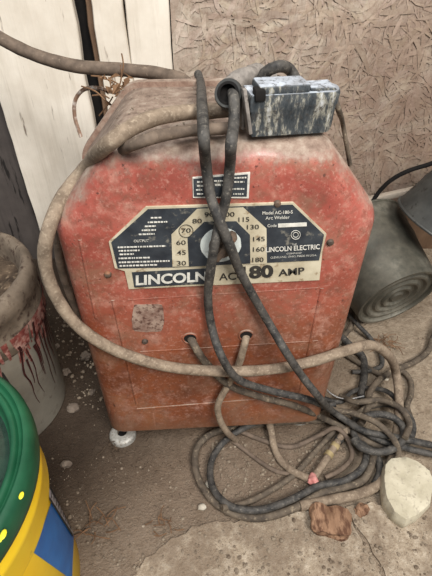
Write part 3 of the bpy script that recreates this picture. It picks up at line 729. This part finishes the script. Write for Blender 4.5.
# white bucket with soil
WC = (-.463, .120); ZK = 1.17
wb = empty('plastic_bucket', (WC[0], WC[1], 0))
tag(wb, 'grimy white plastic bucket full of soil with red paint drips, left edge', 'bucket')
T = Matrix.Translation((WC[0], WC[1], 0)) @ Matrix.Diagonal((1, 1, ZK, 1))
bm = bmesh.new(); lathe(bm, [(0, 0), (.133, 0), (.137, .005), (.146, .205), (.149, .21)], 80, T)
from_bm('bucket_body', bm, M['white_plastic'], wb, angle=50)
bm = bmesh.new(); lathe(bm, [(.147, .205), (.151, .21), (.1515, .225), (.153, .232), (.150, .24), (.150, .262), (.154, .268), (.154, .285), (.151, .296), (.143, .300), (.137, .298), (.128, .285), (.124, .262), (.122, .25)], 80, T)
for v in bm.verts: v.co += .0015*Vector(noise.noise_vector(v.co*40))
from_bm('bucket_rim', bm, M['rim_plastic'], wb, angle=60)
bm = bmesh.new(); n = 26
rg = []
for j in range(n+1):
    rr_ = .127*j/n
    if j == 0: rg.append([bm.verts.new((WC[0], WC[1],   .272*ZK))]); continue
    rg.append([bm.verts.new((WC[0]+rr_*math.cos(2*math.pi*k/64), WC[1]+rr_*math.sin(2*math.pi*k/64), .265*ZK+.012*noise.noise(Vector((rr_*math.cos(2*math.pi*k/64), rr_*math.sin(2*math.pi*k/64), 1))*30))) for k in range(64)])
for a_, b_ in zip(rg, rg[1:]):
    for k in range(64):
        if len(a_) == 1: bm.faces.new((a_[0], b_[k], b_[(k+1) % 64]))
        else: bm.faces.new((a_[k], b_[k], b_[(k+1) % 64], a_[(k+1) % 64]))
tag(from_bm('soil', bm, M['soil'], angle=60), 'dark dry soil filling the white bucket', 'soil', kind='stuff')
bm = bmesh.new(); tube(bm, [(-.47, .12, .286*ZK), (-.44, .155, .282*ZK), (-.405, .165, .286*ZK)], .006, 8, wob=.3)
tag(from_bm('stick', bm, M['straw']), 'short brown stick lying on the soil in the white bucket', 'stick')
# red drips around the collar and down the side
wa = ((WC[0], WC[1]), .137, .151, .24)
def drip(a, z0, z1, w, mat, off=.0012):
    bm = bmesh.new(); n = 8; prev = None
    for k in range(n+1):
        u = k/n; z = z0+(z1-z0)*u; rr_ = (.137+(.1465-.137)*min(z, .205)/.205 if z < .205 else .1515)+off
        if z >= .23: rr_ = .1535+off
        ww = w*(1-.75*u)*(1+.3*noise.noise(Vector((a*20, z*60, 0))))/rr_; aa = a+.05*noise.noise(Vector((a*9, z*22, 3)))
        cur = [bm.verts.new((WC[0]+rr_*math.cos(aa+s*ww), WC[1]+rr_*math.sin(aa+s*ww), z*ZK)) for s in (-1, 0, 1)]
        if prev:
            for i in (0, 1): bm.faces.new((prev[i], prev[i+1], cur[i+1], cur[i]))
        prev = cur
    return bm
rd = random.Random(11)
bm = bmesh.new()
for k in range(46):
    a = R(-88+3.0*k+rd.uniform(-2, 2)); z1 = rd.uniform(.165, .21)
    b2 = drip(a, .24, z1, rd.uniform(.004, .009), None); me = bpy.data.meshes.new('t'); b2.to_mesh(me); b2.free(); bm.from_mesh(me); bpy.data.meshes.remove(me)
from_bm('red_drips', bm, M['paint_red'], wb, angle=60)
bm = bmesh.new()
for k in range(22):
    a = R(rd.uniform(-32, 15)); z1 = rd.uniform(.05, .15)
    b2 = drip(a, rd.uniform(.18, .235), z1, rd.uniform(.0015, .003), None, .0025); me = bpy.data.meshes.new('t'); b2.to_mesh(me); b2.free(); bm.from_mesh(me); bpy.data.meshes.remove(me)
from_bm('maroon_drips', bm, M['maroon'], wb, angle=60)
patch('black_sticker', [(-12, 380), (3, 372), (12, 386), (-2, 400)], (WC[0], WC[1]), .137, .146, .205*ZK, M['ink'], wb)

# galvanized buckets
def pail(M4, r0, r1, h, mat, parent):
    bm = bmesh.new()
    prof = [(0, .004), (r0*.14, .003), (r0*.19, .0085), (r0*.24, .0085), (r0*.30, .003), (r0*.35, .003), (r0*.40, .0085), (r0*.45, .0085), (r0*.51, .003), (r0*.56, .003), (r0*.62, .0085), (r0*.67, .0085), (r0*.73, .003), (r0*.78, .003), (r0*.84, .0085), (r0*.92, .0085), (r0*.94, .0), (r0, .0), (r0*1.01, .008), (r0+.001, .012)]
    for k in range(1, 11):
        prof.append((r0+(r1-r0)*k/10+(.0018 if k == 6 else 0), .012+(h-.012)*k/10))
    prof += [(r1-.003, h), (r0+.0, .02), (0, .02)]
    lathe(bm, prof, 80, M4)
    b = from_bm('pail_body', bm, mat, parent, angle=30)
    bm = bmesh.new()
    tube(bm, [(M4 @ Vector((r1*math.cos(q), r1*math.sin(q), h))) for q in [2*math.pi*k/48 for k in range(49)]], .0035, 8, smoothpts=False)
    from_bm('wire_rim', bm, mat, parent)
def orient(base, axis, ):
    z = Vector(axis).normalized(); x = z.cross(Vector((0, 0, 1))).normalized(); y = z.cross(x)
    mm = Matrix((x, y, z)).transposed().to_4x4(); mm.translation = base; return mm
pb = at(398, 299, Z=.112)
gp = empty('galvanized_bucket', tuple(pb))
tag(gp, 'galvanized bucket on its side with ringed base toward the camera, right of welder', 'bucket')
pail(orient(pb, (-.24, .92, .24)), .101, .128, .205, M['galv'], gp)
p2 = at(440, 150, Y=.40)
gp2 = empty('galvanized_bucket', tuple(p2))
tag(gp2, 'dark galvanized bucket upside down at the right edge above the other bucket', 'bucket')
pail(orient(at(504, 150, Y=.36), (-.42, .0, -1)), .07, .108, .19, M['galv_dark'], gp2)

# ------------------------------------------------------------ slabs, rocks and litter
def slab(poly, h, label):
    bm = bmesh.new(); P = [at(x, y, Z=h) for x, y in poly]
    # jagged outline
    out = []
    for a, b in zip(P, P[1:]+P[:1]):
        n = max(1, int((b-a).length/.01))
        for k in range(n):
            q = a.lerp(b, k/n); q += .009*Vector((noise.noise(q*40), noise.noise(q*40+Vector((9, 0, 0))), 0))+.004*Vector((noise.noise(q*130), noise.noise(q*130+Vector((9, 0, 0))), 0)); out.append(q)
    top = [bm.verts.new((q.x, q.y, h)) for q in out]; bot = [bm.verts.new((q.x, q.y, -.02)) for q in out]
    f_ = bm.faces.new(top); n = len(top)
    for k in range(n): bm.faces.new((top[k], bot[k], bot[(k+1) % n], top[(k+1) % n]))
    bmesh.ops.triangulate(bm, faces=[f_])
    return tag(from_bm('concrete_slab', bm, M['concrete'], angle=40), label, 'slab')
slab([(120, 600), (150, 555), (190, 527), (240, 520), (300, 512), (342, 506), (352, 524), (366, 545), (380, 575), (388, 600)], .0035, 'sandy concrete slab left of the crack at the bottom edge')
slab([(346, 505), (372, 503), (400, 510), (450, 500), (470, 600), (393, 600), (384, 573), (370, 544), (356, 523)], .0035, 'sandy concrete slab right of the crack, bottom right corner')
def rock(name, px, py, rx, ry, rz, mat, label, cat='stone', rot=0, seed=0, amp=.25, sub=3, group=None, flatbase=True, z=None, boxy=0, bevel=0):
    q = at(px, py, Z=rz*.6 if z is None else z); bm = bmesh.new()
    bmesh.ops.create_icosphere(bm, subdivisions=sub, radius=1)
    for v in bm.verts:
        d_ = v.co.normalized()
        if boxy: d_ = d_ / (abs(d_.x)**boxy+abs(d_.y)**boxy+abs(d_.z)**boxy)**(1/boxy)
        d_ = d_*(1+amp*noise.noise(d_*1.6+Vector((seed*7.3, 0, 0)))+amp*.3*noise.noise(d_*5+Vector((seed, 0, 0)))+amp*.12*noise.noise(d_*14))
        v.co = Vector((d_.x*rx, d_.y*ry, max(d_.z*rz, -rz*.75)))
    bmesh.ops.transform(bm, matrix=Matrix.Translation(q) @ Matrix.Rotation(R(rot), 4, 'Z'), verts=bm.verts)
    return tag(from_bm(name, bm, M[mat], angle=35), label, cat, group)
# pale concrete chunk, polygonal
bm = bmesh.new()
cp_ = [(391, 458), (405, 456), (418, 462), (430, 470), (434, 484), (430, 503), (418, 515), (407, 520), (395, 512), (387, 498), (384, 478), (386, 465)]
tp = [at(x, y, Z=.034) for x, y in cp_]; ctr = sum(tp, Vector())/len(tp)
rings = []
for s, z in ((1.02, .0), (1.07, .012), (1.06, .024), (.99, .034), (.8, .036), (.55, .0365), (.3, .037)):
    rr_ = []
    for i in range(60):
        u = i/60*len(tp); a_, b_ = tp[int(u)], tp[(int(u)+1) % len(tp)]; q = a_.lerp(b_, u-int(u)); q = ctr+(q-ctr)*s
        q = Vector((q.x, q.y, z)); q += .0016*Vector(noise.noise_vector(q*35))+.0012*Vector(noise.noise_vector(q*150)); rr_.append(bm.verts.new(q))
    rings.append(rr_)
for a_, b_ in zip(rings, rings[1:]):
    for k in range(60): bm.faces.new((a_[k], a_[(k+1) % 60], b_[(k+1) % 60], b_[k]))
bm.faces.new(rings[-1]); bm.faces.new(rings[0][::-1])
tag(from_bm('concrete_chunk', bm, M['chunk'], angle=50), 'pale cream broken concrete chunk at right, below the cable knot', 'stone')
rock('brick_fragment', 330, 522, .032, .024, .017, 'brick', 'rusty brown broken brick fragment on the slab, bottom centre right', 'brick', -12, 3, .2, 4, boxy=7)
rock('brick_fragment', 362, 510, .014, .010, .008, 'brick', 'small crumbled brown brick crumb beside the slab crack', 'brick', 20, 5, .4, 3)
rock('wax_lump', 313, 480, .010, .011, .009, 'pink', 'small pink lump at the end of the taped cable', 'lump', 0, 4, .4, 3, z=.014)
rock('stone', 66, 464, .009, .0075, .008, 'shade_stone', 'pale angular stone beside the yellow bucket', rot=20, seed=1, amp=.5, sub=2)
rock('stone', 73, 408, .013, .012, .009, 'shade_stone', 'rounded grey-brown stone in shade beside the white bucket', rot=0, seed=2)
rock('stone', 202, 507, .0075, .006, .005, 'stone', 'small pale pebble left of the loop bottom', seed=6)
rock('stone', 208, 484, .005, .007, .006, 'stone', 'tiny upright pale chip touching the outer cable loop', seed=8)
rock('stone', 386, 379, .006, .005, .005, 'stone', 'small pale stone between cables on the sand at right', seed=9)
rock('dirt_clod', 86, 356, .013, .011, .009, 'shade_stone', 'brown clod in the shaded gap left of the welder side', rot=10, seed=12, amp=.5)
rock('dirt_clod', 66, 372, .010, .009, .007, 'shade_stone', 'smaller clod nearest the white bucket in the shaded gap', rot=40, seed=13, amp=.5)
rock('dirt_clod', 92, 392, .008, .007, .005, 'shade_stone', 'little clod near the lower left corner of the welder', rot=70, seed=14, amp=.5)
rock('stone', 57, 346, .007, .006, .005, 'shade_stone', 'shaded pebble behind the white bucket near the tan cable', rot=70, seed=15, amp=.4)
# scattered gravel
bm = bmesh.new(); rg_ = random.Random(21)
def ok(x, y):
    if -.215 < x < .215 and .0 < y < .31: return False
    return (x-YC[0])**2+(y-YC[1])**2 > .15**2 and (x-WC[0])**2+(y-WC[1])**2 > .15**2
base_ico = bmesh.new(); bmesh.ops.create_icosphere(base_ico, subdivisions=1, radius=1); base_ico.verts.ensure_lookup_table()
bv = [v.co.copy() for v in base_ico.verts]; bf = [[v.index for v in f_.verts] for f_ in base_ico.faces]; base_ico.free()
VV, FF = [], []
for i in range(5200):
    x = rg_.uniform(-.45, .7); y = rg_.uniform(-.36, .5)
    if i % 3: y = rg_.uniform(-.36, -.02)
    if not ok(x, y): continue
    s = .0006+.0026*rg_.random()**6
    if i > 3600:
        g_ = rg_.random()
        if g_ < .45: q_ = at(rg_.uniform(205, 345), rg_.uniform(435, 505), Z=0)
        elif g_ < .75: q_ = at(rg_.uniform(60, 430), rg_.uniform(515, 576), Z=0)
        else: q_ = at(rg_.uniform(45, 105), rg_.uniform(300, 410), Z=0); s *= 1.5
        x, y = q_.x, q_.y
        if not ok(x, y): continue
        s = (.0009+.0034*rg_.random()**3)*(1.2 if g_ >= .75 else 1)
    o_ = len(VV); sx, sy, sz = (rg_.uniform(.7, 1.3) for _ in range(3)); zb = fl(x, y)
    if y < -.15 and x > -.05: zb = max(zb, .0035)
    for v in bv: VV.append((x+v.x*s*sx, y+v.y*s*sy, zb+s*.3+v.z*s*sz*.8))
    for q in bf: FF.append([o_+k for k in q])
me = bpy.data.meshes.new('gravel'); me.from_pydata(VV, [], FF)
tag(link('gravel', me, M['pebble']), 'fine pale grit and gravel scattered over the dirt floor', 'gravel', kind='stuff')
# dirt crumbs on welder top
VV, FF = [], []
for i in range(300):
    x = rg_.uniform(-.13, .12); y = rg_.uniform(.05, .235)
    s = .0005+.0018*rg_.random()**3; o_ = len(VV)
    for v in bv: VV.append((x+v.x*s, y+v.y*s, .6062+v.z*s*.7))
    for q in bf: FF.append([o_+k for k in q])
me = bpy.data.meshes.new('dirt_crumbs'); me.from_pydata(VV, [], FF)
tag(link('dirt_crumbs', me, M['pebble']), 'loose dirt crumbs lying on the welder top', 'dirt', kind='stuff')
# dry twigs
def twigs(name, cx, cy_, n, L_, label, spread, mat='straw', seed=1, z=.006, r=.0009):
    q = at(cx, cy_, Z=0); rr_ = random.Random(seed); bm = bmesh.new()
    for i in range(n):
        a = rr_.uniform(0, 6.28); l = L_*rr_.uniform(.5, 1.2); p = q+Vector((rr_.uniform(-1, 1)*spread, rr_.uniform(-1, 1)*spread*.7, z+rr_.uniform(0, .004)))
        e = p+Vector((math.cos(a)*l, math.sin(a)*l, rr_.uniform(-.002, .006))); mid = (p+e)/2+Vector((rr_.uniform(-.2, .2)*l, rr_.uniform(-.2, .2)*l, rr_.uniform(0, .2)*l))
        tube(bm, [p, mid, e], r, 5, wob=.2)
    return tag(from_bm(name, bm, M[mat]), label, 'twigs' if 'leaves' not in label else 'leaves', kind='stuff')
twigs('dry_twigs', 100, 528, 14, .035, 'dry brown twig litter on the dirt beside the yellow bucket', .02, 'leaf', 2)
twigs('dry_twigs', 163, 528, 12, .02, 'scrap of dry leaf litter on the dirt, bottom centre left', .02, 'leaf', 3)
twigs('dry_grass', 384, 347, 34, .03, 'tuft of dry roots on the sand beside the tan cable bend', .02, 'leaf', 4, z=.01)
twigs('dry_twigs', 112, 448, 10, .018, 'dark dry scraps on the dirt under the welder foot', .016, 'soil', 5)
# litter in the gap behind the left shoulder and rusty bracket
def leafbits():
    bm = bmesh.new(); rr_ = random.Random(8)
    for i in range(26):
        p = at(rr_.uniform(103, 132), rr_.uniform(74, 104), Y=rr_.uniform(.262, .30)); s = rr_.uniform(.004, .012)
        u = Vector([rr_.uniform(-1, 1) for _ in range(3)]).normalized()*s; w = Vector([rr_.uniform(-1, 1) for _ in range(3)]).normalized()*s*.6
        k = u.cross(w).normalized()*s*.3
        vs_ = [bm.verts.new(v) for v in (p-u, p-w+k, p+u, p+w+k)]; bm.faces.new(vs_[:3]); bm.faces.new((vs_[0], vs_[2], vs_[3]))
    for i in range(16):
        p = at(rr_.uniform(100, 130), rr_.uniform(78, 108), Y=rr_.uniform(.262, .30)); e = p+Vector((rr_.uniform(-.04, .04), rr_.uniform(0, .02), rr_.uniform(-.04, .04)))
        tube(bm, [p, (p+e)/2+Vector((.004, 0, .003)), e], .0012, 5)
    return tag(from_bm('dead_leaves', bm, M['leaf'], angle=20), 'dead leaves and twigs caught behind the back left corner of the welder', 'leaves', kind='stuff')
leafbits()
bm = bmesh.new()
pts = [at(81, 137, Y=.34), at(75, 118, Y=.36), at(75, 101, Y=.37), at(83, 90, Y=.37), at(96, 88, Y=.36), at(112, 92, Y=.31), at(126, 95, Y=.262)]
pts = catmull(pts, .005); pr_ = None
for i, p in enumerate(pts):
    t_ = (pts[min(i+1, len(pts)-1)]-pts[max(i-1, 0)]).normalized(); s_ = t_.cross(Vector((0, 1, 0))).normalized()
    cur = [bm.verts.new(p+a_) for a_ in (s_*.0034+Vector((0, -.001, 0)), Vector((0, -.0032, 0)), -s_*.0034+Vector((0, -.001, 0)), -s_*.0034+Vector((0, .001, 0)), s_*.0034+Vector((0, .001, 0)))]
    if pr_:
        for k in range(5): bm.faces.new((pr_[k], pr_[(k+1) % 5], cur[(k+1) % 5], cur[k]))
    else: bm.faces.new(cur)
    pr_ = cur
bm.faces.new(pr_[::-1])
M['rusty'] = simple('rust_with_white_spots', (104, 80, 64), (140, 112, 92), 40, .7, c3=(206, 196, 186), s3=60, a3=(.5, .7))  # rust brown with scattered near-white spots
tag(from_bm('metal_strap', bm, M['rusty'], angle=30), 'curved rusty metal strap hooked in front of the white boards', 'strap')

# ------------------------------------------------------------ light
w = bpy.data.worlds.new('world'); bpy.context.scene.world = w; w.use_nodes = True
w.node_tree.nodes['Background'].inputs[0].default_value = (.92, .96, 1, 1)
w.node_tree.nodes['Background'].inputs[1].default_value = .34
def area(name, loc, target, size, power, color, sy=None):
    l = bpy.data.lights.new(name, 'AREA'); l.energy = power; l.size = size; l.color = color
    if sy: l.shape = 'RECTANGLE'; l.size_y = sy
    o = bpy.data.objects.new(name, l); col.objects.link(o); o.location = loc
    o.rotation_euler = (Vector(target)-Vector(loc)).to_track_quat('-Z', 'Y').to_euler(); return o
area('daylight', (.75, -1.5, 2.2), (.05, .1, .3), .9, 74, (1, .965, .92))
area('soft_left', (-.35, -.7, 2.4), (-.1, .1, .4), .6, 30, (.96, .98, 1))
sc = bpy.context.scene
sc.view_settings.view_transform = 'Standard'; sc.view_settings.look = 'None'; sc.view_settings.exposure = 0
